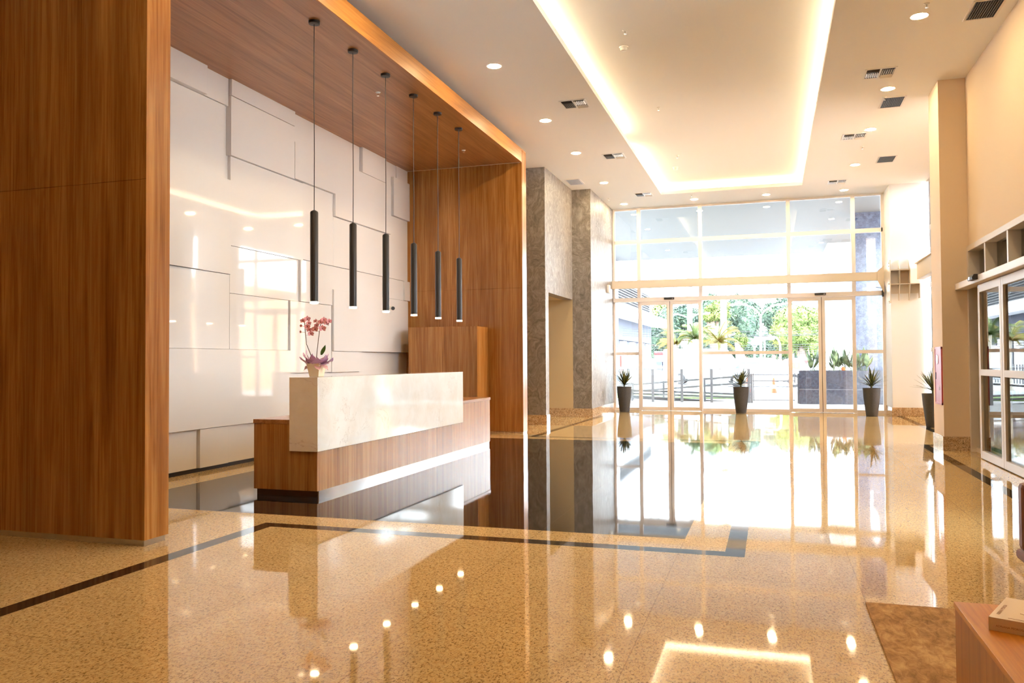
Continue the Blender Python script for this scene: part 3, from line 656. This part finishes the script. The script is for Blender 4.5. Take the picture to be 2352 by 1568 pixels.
#EXTERIOR
# ================================================================== OUTSIDE
concrete=mat('pale_concrete',(.42,.42,.42),.8); asphalt=mat('asphalt',(.28,.29,.31),.8); g_=N(asphalt); g_.base(g_.ramp(g_.noise(g_.coord(),18,4),(.3,(.26,.27,.29)),(.7,(.34,.35,.37))))
grassm=mat('grass',srgb(120,160,70),.9); g_=N(grassm); g_.base(g_.ramp(g_.noise(g_.coord(),9,5),(.3,srgb(66,104,34)),(.7,srgb(120,150,60))))
struct(bx(-30,30,21.3,33,-.06,-.005).build('pavement',concrete)); struct(bx(-60,60,33,62,-.16,-.03).build('road',asphalt)); struct(bx(-80,80,62,130,-.06,-.005).build('pavement_far',concrete))
o=MB().box(-6.2,-1.0,28.2,31.6,-.005,.03).build('lawn',grassm); tag(o,'strip of green grass beyond the entrance railings','grass',kind='stuff')
CZ=5.71
struct(bx(-8,6,21.35,35.7,CZ,CZ+.4).build('canopy_ceiling',mat('canopy_paint',(.105,.107,.112),.6)))
cf=bx(-8,6,21.3,21.36,H,CZ).build('canopy_fascia',mat('canopy_fascia_paint',(.105,.107,.112),.6)); struct(cf)
struct(bx(2.12,3.6,32.9,35.7,0,CZ).build('wall_outside_white',white_paint))
struct(bx(2.44,3.25,26.35,27.0,0,CZ).build('wall_outside_column',gr_blue))
struct(bx(-7.4,-6.4,34.4,35.7,0,CZ).build('wall_outside_pier',gr_blue))
pl=thing('granite_planter','long dark granite planter box outside the glass doors','planter',(2.4,25.8,0))
f=MB(); f.box(.79,4.2,25.3,25.38,0,.97).box(.79,4.2,26.22,26.3,0,.97).box(.79,.87,25.38,26.22,0,.97).box(4.12,4.2,25.38,26.22,0,.97)
part('box',f,gr_dark,pl); part('joint_line',bx(.79,4.2,25.297,25.3,.42,.425),concrete,pl); part('soil',bx(.87,4.12,25.38,26.22,.8,.9),soil,pl)
for k,(px,nm) in enumerate(((1868,'nearest the gate post'),(1915,'second from the gate, fullest clump'),(1938,'in the middle, with an orange bloom low in it'),(1962,'behind the door frame beside the granite column'),(1985,'last one before the granite column'))):
    c=at(px,852,25.8); c.z=.9; rnd=random.Random(20+k)
    t=thing('strelitzia_plant','broad-leaved planter plant '+nm,'plant',c,'leafy plants in the granite planter'); mb=MB()
    for j in range(15):
        a=rnd.uniform(0,2*math.pi); e=math.radians(rnd.uniform(35,85)); d=Vector((math.cos(a)*math.cos(e),math.sin(a)*math.cos(e)*.6,math.sin(e))); ln=rnd.uniform(.5,.85)
        r0=c+Vector((rnd.uniform(-.08,.08),rnd.uniform(-.08,.08),0)); mb.tube([r0,r0+d*ln*.45],.006,5); sheet(mb,r0+d*ln*.4,d,d.cross(Vector((0,0,1))),ln*.6,.075,-.08*rnd.random(),n=5)
    part('foliage',mb,leaf2,t)
    if k==2: part('bloom',MB().lathe([(.01,0),(.05,.03),(.055,.09),(.02,.13)],(c.x-.02,c.y-.1,c.z+.05),10),mat('orange_bloom',srgb(196,110,60),.6),t)
# railings
rail_m=mat('railing_steel',(.17,.17,.175),.5,.1)
rl=thing('glass_railing','steel and glass railing with flat posts outside the doors','railing',(-2.6,25.7,0))
for x in (-3.54,-2.64,-1.74,-.64): part('post',bx(x-.04,x+.04,25.68,25.72,-.005,1.02),rail_m,rl)
part('top_rail',bx(-4.9,-.6,25.69,25.71,1.01,1.025),rail_m,rl)
for a,b_ in ((-4.85,-3.6),(-3.49,-2.69),(-2.59,-1.79),(-1.69,-.69)): part('pane',bx(a,b_,25.695,25.705,.12,1.0),glass,rl)
def ramp_rail(Y,p,q,dz,posts,lab):
    t=thing('ramp_handrail',lab,'handrail',(at(*p,Y).x,Y,0),'sloping handrails of the ramp'); P,Q=at(*p,Y),at(*q,Y)
    for z in (0,-dz): part('rail',MB().tube([P+Vector((0,0,z)),Q+Vector((0,0,z))],.03,8),rail_m,t)
    for k in posts:
        R_=P.lerp(Q,k); part('post',bx(R_.x-.03,R_.x+.03,Y-.03,Y+.03,-.005,R_.z+.04),rail_m,t)
ramp_rail(27.0,(1412,886),(1725,862),.22,(.0,.14,.37,.67,.98),'upper ramp handrail with two sloping tubes behind the glass railing')
ramp_rail(26.3,(1452,896),(1726,906),.10,(.0,.33,.36,.62,.98),'low ramp handrail close behind the glass railing')
ramp_rail(26.5,(1452,909),(1690,924),.05,(.0,.5,1),'lowest guard tubes along the foot of the ramp')
gt=thing('metal_gate','open tubular steel gate between railing end and granite planter','gate',(.1,25.7,0))
for x in (-.56,.79): part('gate_post',bx(x-.035,x+.035,25.67,25.73,-.005,.88),rail_m,gt)
for z in (.85,.66,.085): part('bar',MB().tube([(-.53,25.7,z),(.68,25.7,z)],.012,8),rail_m,gt)
part('stile',MB().tube([(.68,25.7,.90),(.68,25.7,.60)],.014,8),rail_m,gt); part('stile',MB().tube([(-.5,25.7,.90),(-.5,25.7,.05)],.014,8),rail_m,gt)
orange=mat('cone_orange',srgb(236,96,58),.5)
def cone(px,py,Y,lab):
    c=at(px,py,Y); c.z=-.03 if Y>33 else -.005
    t=thing('traffic_cone',lab,'traffic cone',c,'orange traffic cones'); C3=tuple(c)
    part('base',bx(c.x-.2,c.x+.2,Y-.2,Y+.2,c.z,c.z+.03),mat('cone_base',(.2,.2,.2),.6),t); part('body',MB().lathe([(.13,.03),(.10,.2)],C3,16),orange,t)
    part('band',MB().lathe([(.10,.2),(.075,.35)],C3,16),white_plastic,t); part('tip',MB().lathe([(.075,.35),(.03,.62)],C3,16),orange,t)
cone(1777,899,33.5,'orange and white traffic cone standing on the road beyond the gate'); cone(1717,888,34.2,'orange traffic cone partly hidden by the railing end post')
# palms and trees
def canopy_leaves(mb,c,rad,n,size,rnd,sq=(1,1,.8)):
    c=np.array(c); d=rnd.normal(size=(n,3)); d/=np.linalg.norm(d,axis=1)[:,None]; r=rnd.uniform(.62,1.04,(n,1))
    P=c+d*r*np.array(rad)
    a=rnd.normal(size=(n,3)); a/=np.linalg.norm(a,axis=1)[:,None]; b_=np.cross(a,d+.3*rnd.normal(size=(n,3))); b_/=np.linalg.norm(b_,axis=1)[:,None]+1e-9
    s_=rnd.uniform(.6,1.3,(n,1))*size
    V=np.stack([P-a*s_,P-b_*s_*.4,P+a*s_,P+b_*s_*.4],1).reshape(-1,3); o=len(mb.v)
    mb.v+= [tuple(x) for x in V]; mb.f+=[(o+4*i,o+4*i+1,o+4*i+2,o+4*i+3) for i in range(n)]; mb.m+=[0]*n
bark=mat('bark',srgb(120,104,92),.9)
def foliage_mat(nm,a,b_,c_): 
    m_=mat(nm,b_,.7); g=N(m_); g.base(g.mix(.62,g.ramp(g.noise(g.coord(),1.1,5,.7),(.36,a),(.52,b_),(.66,c_)),(0,0,0,1))); return m_
f_dark=foliage_mat('foliage_dark',srgb(58,84,72),srgb(92,122,98),srgb(138,164,126)); f_lite=foliage_mat('foliage_light',srgb(88,116,50),srgb(134,158,74),srgb(176,188,100)); f_yel=foliage_mat('foliage_yellow',srgb(120,136,14),srgb(176,166,30),srgb(210,136,40))
def tree(px0,px1,py0,py1,Y,mt,lab,seed,blobs=9,trunk=True):
    rnd=np.random.default_rng(seed); A=at(px0,py0,Y); B=at(px1,py1,Y); cx=(A.x+B.x)/2; cz=(A.z+B.z)/2; hx=abs(B.x-A.x)/2; hz=abs(A.z-B.z)/2
    t=thing('street_tree',lab,'tree',(cx,Y,-.03),'trees across the road'); mb=MB()
    for k in range(blobs):
        ox,oz,oy=rnd.uniform(-.6,.6),rnd.uniform(-.55,.55),rnd.uniform(-.5,.5); rr=rnd.uniform(.38,.62)
        c=(cx+ox*hx,Y+oy*hx*.6,cz+oz*hz); R3=(hx*rr,hx*rr*.8,hz*rr)
        d=rnd.normal(size=(1,3)); canopy_leaves(mb,c,R3,1500,.11*Y/55,rnd)
        rnd2=random.Random(int(k+seed)); bmv=[]; 
        n=10; 
        vs=[];fs=[]
        for i in range(n+1):
            for j in range(14):
                th=math.pi*i/n; ph=2*math.pi*j/14; q=.72+.22*rnd.random(); vs.append((c[0]+R3[0]*q*math.sin(th)*math.cos(ph),c[1]+R3[1]*q*math.sin(th)*math.sin(ph),c[2]+R3[2]*q*math.cos(th)))
        for i in range(n):
            for j in range(14): fs.append((i*14+j,i*14+(j+1)%14,(i+1)*14+(j+1)%14,(i+1)*14+j))
        mb.add(vs,fs)
    part('crown',mb,mt,t)
    if trunk: part('trunk',MB().tube([(cx,Y,-.03),(cx+.1,Y,cz*.5),(cx-.1,Y,cz)],[.35,.28,.15],8).tube([(cx,Y,cz*.45),(cx+hx*.4,Y,cz)],[.2,.08],6).tube([(cx,Y,cz*.4),(cx-hx*.4,Y,cz)],[.2,.08],6),bark,t)
tree(1478,1620,690,815,77,f_dark,'dark green tree behind the first pair of palms',3,10)
tree(1480,1560,690,760,81,f_lite,'pale green tree top beside the grey building',4,6)
tree(1600,1690,675,822,66,f_dark,'dark tree left of the white concrete post',5,10)
tree(1600,1675,690,740,60,f_lite,'light green tree top above the yellow palm',15,5)
tree(1655,1760,672,830,68,f_dark,'big dark tree just left of the double street lamp',6,12)
tree(1735,1850,668,835,70,f_dark,'big dark tree just right of the double street lamp',7,12)
tree(1775,1905,705,822,60,f_lite,'pale yellow-green tree seen through the sliding door nearer the white column',8,12)
tree(1682,1715,765,805,44,f_lite,'small slender young tree with a thin pale trunk behind the railing',9,5)
tree(1560,1600,800,838,50,f_lite,'small round shrub-like tree low between the palms',10,4)
tree(1600,1760,770,835,76,f_dark,'low dark tree mass filling the gap behind the signals',31,9)
tree(1700,1860,760,835,80,f_dark,'low dark tree mass behind the round signs on the right',32,9)
tree(1480,1600,770,835,86,f_dark,'low dark tree mass behind the left pair of doors',33,8)
tree(1850,1900,800,845,75,f_dark,'dark tree low in the distance above the planter edge',12,5)
def palm(px,pyc,Y,h,lab,mt,seed):
    rnd=random.Random(seed); c=at(px,pyc,Y); t=thing('palm_tree',lab,'palm tree',(c.x,Y,0),'small palms outside')
    part('trunk',MB().tube([(c.x,Y,-.03),(c.x+.05,Y,c.z*.5),(c.x,Y,c.z)],[.10,.07,.05],8),mat('palm_trunk',srgb(205,195,180),.8),t); mb=MB()
    for k in range(15):
        a=rnd.uniform(0,2*math.pi); e=rnd.uniform(.2,1.2); L=h*rnd.uniform(.8,1.1); pts=[]; v=Vector((math.cos(a)*math.cos(e),math.sin(a)*math.cos(e)*.7,math.sin(e)))
        p=c.copy()
        for s_ in range(8): pts.append(p.copy()); p=p+v*L/7; v=(v+Vector((0,0,-.20))).normalized()
        mb.tube(pts,[.02]*7+[.005],5)
        for i in range(1,8):
            for sg in (-1,1):
                for q in range(4):
                    base_=pts[i-1].lerp(pts[i],q/4); dd_=(pts[i]-pts[i-1]).normalized(); sd=dd_.cross(Vector((0,0,1))).normalized()*sg
                    dv=(dd_*.5+sd+Vector((0,0,-.5))).normalized(); ll=h*.30
                    mb.add([base_,base_+dd_*.03,base_+dv*ll],[(0,1,2)])
    part('fronds',mb,mt,t)
palm(1649,786,36,1.15,'yellow-green palm in front of the white concrete post',f_yel,1); palm(1511+40,790,38,1.0,'small yellow palm behind the left sliding doors',f_yel,2); palm(1595,778,37,1.0,'green palm with tall slim trunk seen at the door edge',f_lite,3); palm(1604,770,42.5,1.1,'taller palm close behind, beside the door frame',f_lite,4)
# poles, lamps, signals
wm=mat('white_post',(.42,.42,.42),.6)
def post(px0,px1,Y,lab,top=9.0):
    a,b_=at(px0,820,Y).x,at(px1,820,Y).x; t=MB().tube([((a+b_)/2,Y,-.03),((a+b_)/2,Y,top)],[(b_-a)/2,(b_-a)/2*.8],12).build('concrete_post',wm,smooth=True); tag(t,lab,'post','white concrete utility posts')
post(1655,1671,40,'thick white concrete utility post behind the yellow palm'); post(1579,1592,40,'white concrete utility post seen through the left sliding door')
def bez(a,b_,c,n=10): return [tuple((1-t)**2*Vector(a)+2*t*(1-t)*Vector(b_)+t*t*Vector(c)) for t in [i/n for i in range(n+1)]]
def lamp(px,Y,pb,fork,arms,lab):
    A=at(px,pb,Y); F=at(px-1,fork,Y); t=thing('street_lamp',lab,'street lamp',(A.x,Y,-.03),'curved street lamps')
    part('pole',MB().tube([(A.x,Y,-.03),tuple(F)],[.10,.06],10),wm,t)
    for (x1,y1,x2,y2) in arms:
        part('arm',MB().tube(bez(F,at(x1,y1,Y),at(x2,y2,Y)),.045,8),wm,t); e=at(x2,y2,Y); s_=1 if x2>px else -1
        part('lamp_head',MB().obox((e.x+.25*s_,Y,e.z),(.3,0,.04),(0,.12,0),(0,0,.05)),wm,t)
lamp(1748,50,850,727,((1740,705,1700,698),(1757,705,1790,698)),'tall double-armed white street lamp in the middle of the view')
lamp(1585,56,850,735,((1578,725,1556,722),(1592,722,1612,720)),'double-armed street lamp behind the utility post, left doors')
lamp(1706,48,850,790,((1704,772,1696,768),),'single curved white lamp pole beside the young tree')
lamp(1793,46,850,795,((1790,772,1770,773),),'hooked white mast arm pole reaching toward the traffic signal')
tl=thing('traffic_light','traffic signal with green arrows on a thin white mast','traffic light',(at(1733,850,47).x,47,-.03))
b0=at(1733,798,47); part('mast',MB().tube([(b0.x,47,-.03),tuple(b0)],.06,8).tube([tuple(b0),tuple(at(1742,789,47))],.04,6).tube([tuple(b0),tuple(at(1724,788,47)),tuple(at(1716,787,47))],.04,6),wm,tl)
for px in (1731,1739):
    p=at(px,788,46.9); hsg=part('signal_head',bx(p.x-.10,p.x+.10,46.85,46.98,p.z-.08,p.z+.22),mat('signal_body',(.35,.38,.42),.5),tl)
    MB().tube([(p.x,46.85,p.z),(p.x,46.83,p.z)],.07,12).build('green_lens',mat('signal_green',(.1,.6,.5),.3,emit=(.2,1,.8),es=2.5),hsg)
def sign(px,py,Y,r,lab,kind='round'):
    c=at(px,py,Y); t=thing('road_sign',lab,'road sign',(c.x,Y,-.03),'small road signs')
    part('pole',MB().tube([(c.x,Y+.03,-.03),(c.x,Y+.03,c.z+.1)],.03,6),wm,t)
    redp=mat('sign_red',srgb(215,60,60),.5); wp_=mat('sign_white',(.3,.3,.3),.5)
    if kind=='round': part('rim',MB().tube([(c.x,Y-.01,c.z),(c.x,Y,c.z)],r,20),redp,t); part('face',MB().tube([(c.x,Y-.02,c.z),(c.x,Y-.01,c.z)],r*.7,20),wp_,t)
    else: part('face',MB().prism([(c.x-r,c.z+r*.8),(c.x+r,c.z+r*.8),(c.x,c.z-r*.9)],1,Y-.01,Y) if kind=='tri' else bx(c.x-r,c.x+r,Y-.01,Y,c.z-r*1.8,c.z+r*1.8),redp if kind=='tri' else wp_,t)
sign(1746,783,49,.13,'round white sign with red rim high beside the traffic signal'); sign(1778,819,45,.10,'low round sign with red rim just under the window rail'); sign(1735,828,46,.11,'small red triangular yield sign near tree trunks','tri'); sign(1819,822,44,.12,'plain white upright panel sign seen through the door glass','rect')
sign(1852,832,40,.12,'red triangular sign beside the planter leaves','tri')
sb=thing('sign_board','grey overhead direction board seen from behind','sign board',at(1752,777,52)); p=at(1752,777,52)
part('board',bx(p.x-.5,p.x+.7,51.97,52,p.z-.1,p.z+.16),mat('board_back',(.10,.105,.12),.5),sb); part('mast',MB().tube([(p.x+.1,52.05,-.03),(p.x+.1,52.05,p.z)],.05,8),wm,sb)
# overhead wires
wiremat=mat('wire_grey',(.02,.022,.026),.6)
for k,(y0,y1,sg_) in enumerate(((752,757,6),(757,765,9),(764,762,5),(768,760,8),(789,790,3),(794,795,3),(799,799,4),(804,805,3),(809,809,3))):
    A=at(1430 if k<4 else 1500,y0+2,40.1+k*.01); B=at(2000 if k<4 else 1900,y1-1,40.1+k*.01); M_=(A+B)/2-Vector((0,0,sg_*.045))
    w_=MB().tube(bez(A,M_,B,14),.010,4).build('overhead_wire',wiremat)
    tag(w_,'thin overhead cable across the trees, %s'%('one of the sagging bundle above the traffic signal' if k<4 else 'one of the level lines just above the window rail'),'cable','sagging cable bundle' if k<4 else 'level cables across the street')
# vehicles
def car(cx,Y,col,lab,L=4.2,W=1.75,Hh=1.42,van=False):
    t=thing('parked_car' if not van else 'delivery_van',lab,'car' if not van else 'van',(cx,Y,-.03),'vehicles on the road' if not van else None); z=-.03
    bm=mat('car_paint',col,.25,coat=.5); gm=mat('car_glass',(.12,.14,.16),.08)
    if van: prof=[(-L/2,.3),(-L/2,Hh*.97),(-L/2+.1,Hh),(L/2-1.3,Hh),(L/2-.7,Hh*.62),(L/2,Hh*.5),(L/2,.3)]
    else: prof=[(-L/2,.3),(-L/2+.02,.78),(-L/2+.4,.9),(-L/2+.95,Hh-.05),(-L/2+1.4,Hh),(L/2-1.75,Hh),(L/2-1.05,.92),(L/2-.15,.78),(L/2,.6),(L/2,.3)]
    part('body',MB().prism([(cx+a,z+b_) for a,b_ in prof],1,Y-W/2,Y+W/2),bm,t,bevel=.05)
    for s_ in (-1,1):
        y=Y+s_*(W/2+.004)
        if van: pr=[(L/2-1.7,Hh*.62),(L/2-1.7,Hh*.9),(L/2-1.3,Hh*.9),(L/2-.85,Hh*.62)]
        else: pr=[(-L/2+.75,.92),(-L/2+1.1,Hh-.1),(L/2-1.85,Hh-.1),(L/2-1.2,.92)]
        part('side_window',MB().prism([(cx+a,z+b_) for a,b_ in pr],1,y-.004,y+.004),gm,t)
    for wx in (-L*.31,L*.31):
        for s_ in (-1,1):
            wh=part('wheel',MB().tube([(cx+wx,Y+s_*(W/2-.18),z+.31),(cx+wx,Y+s_*(W/2+.01),z+.31)],.31,18),black_plastic,t)
            MB().tube([(cx+wx,Y+s_*(W/2+.01),z+.31),(cx+wx,Y+s_*(W/2+.02),z+.31)],.19,14).build('hubcap',steel,wh)
car(at(1758,850,42).x,42,(.28,.28,.3),'white car on the near lane beyond the gate',4.3); car(at(1850,850,52).x,52,(.2,.22,.25),'pale silver car farther back above the gate end'); car(at(1700,850,57).x,57,(.35,.08,.08),'dull red car small in the distance behind the lamp poles')
car(at(1625,850,46).x,46,(.26,.27,.29),'white van at the left behind the middle pane',4.6,1.9,1.95,True)
ob=thing('orange_barrier','orange plastic barrier box by the roadside','barrier',(at(1828,840,46).x,46,-.03)); p=at(1828,840,46)
part('box',bx(p.x-.22,p.x+.22,45.8,46.2,-.03,p.z+.2),orange,ob,bevel=.02); part('slot',bx(p.x-.04,p.x+.08,45.79,45.8,p.z-.1,p.z+.12),mat('slot_dark',(.15,.1,.1),.6),ob)
# left building
bl=thing('office_building','grey and white building with louvred band and dark windows on the left','building',(-12,56,0)); greyw=mat('building_grey',(.045,.052,.075),.8)
part('wall',bx(-15,-9.1,44,65.5,2.62,4.0),greyw,bl,label='blue-grey upper wall'); part('wall',bx(-15,-9.25,44,65.5,-.03,2.62),greyw,bl)
for y in (46.2,49.3,52.6,56.2,60,64): part('pier',bx(-9.25,-9.0,y-.55,y+.55,-.03,2.55),white_paint,bl)
for y in (47.8,50.9,54.4,58.1,62): part('shutter',bx(-9.22,-9.12,y-.6,y+.6,-.03,2.3),mat('shutter_grey',(.07,.075,.085),.6),bl)
part('ledge',MB().prism([(-9.2,40),(-8.2,40),(-8.0,70),(-9.2,66)],2,3.98,4.6),white_paint,bl,label='white projecting ledge')
lv=MB()
for k in range(10): lv.obox((-9.1,55,4.72+k*.17),(.05,0,-.03),(0,10.5,0),(.006,0,.025))
part('louvre',lv,mat('louvre_dark',(.01,.01,.012),.5),bl); part('wall',bx(-15,-9.2,44,65.5,4.6,6.4),mat('louvre_back',(.08,.085,.1),.7),bl)
part('wall',bx(-15,-8.6,40,70,6.4,16),white_paint,bl,label='white upper floors')
for i,y in enumerate((44,47,50,53.5,57,61,65)):
    for z in (6.9,9.6): part('window',bx(-8.6,-8.55,y-.35,y+.35,z,z+1.9),mat('window_blue',(.05,.065,.1),.2),bl)
part('sign_panel',bx(-9.0,-8.9,50.6,51.0,.55,1.6),mat('panel_red',srgb(220,70,60),.6),bl,label='red upright panel')
fn=thing('metal_fence','long pale fence of upright bars in front of the grey building','fence',(-6.6,45,0))
A=Vector((-7.9,42,0)); B=Vector((-5.2,62,0))
for k in range(60):
    c=A.lerp(B,k/59); part('bar',bx(c.x-.03,c.x+.03,c.y-.02,c.y+.02,-.03,.98),rail_m,fn)
part('rail',MB().tube([A+Vector((0,0,.85)),B+Vector((0,0,.85))],.025,6),rail_m,fn)
sh=thing('corner_shop','distant white shop with a red stripe seen through the left door','shop',(at(1520,830,64).x,65,0)); a,b_=at(1503,830,64).x,at(1552,830,64).x; zt_,zm=at(1520,806,64).z,at(1520,814,64).z
part('wall',bx(a,b_,64,66,-.005,zt_),white_paint,sh); part('stripe',bx(a,b_,63.95,64,zm-.05,zt_-.1),mat('shop_red',srgb(215,60,60),.6),sh)
for k in range(3): x=a+(b_-a)*(.25+.27*k); part('window',bx(x-.25,x+.25,63.95,64,.5,1.2),mat('shop_window',(.1,.12,.2),.3),sh)
# warm building to the right, outside the side window (seen mirrored in the lacquered panels)
pb=thing('peach_building','peach rendered house outside the side window, mirrored in the white panels','building',(14,22,0))
part('wall',bx(11,17,8,40,-.03,5.0),mat('peach_render',srgb(238,178,120),.8),pb); part('roof',bx(10.7,17.3,7.7,40.3,5.0,5.25),white_paint,pb)
for y in (12,17,22,27,32): part('window',bx(10.95,11,y-.6,y+.6,1.2,2.8),mat('peach_window',(.3,.3,.33),.3),pb)
struct(bx(3.5,30,-10,21.29,-.06,-.005).build('pavement_side',concrete))
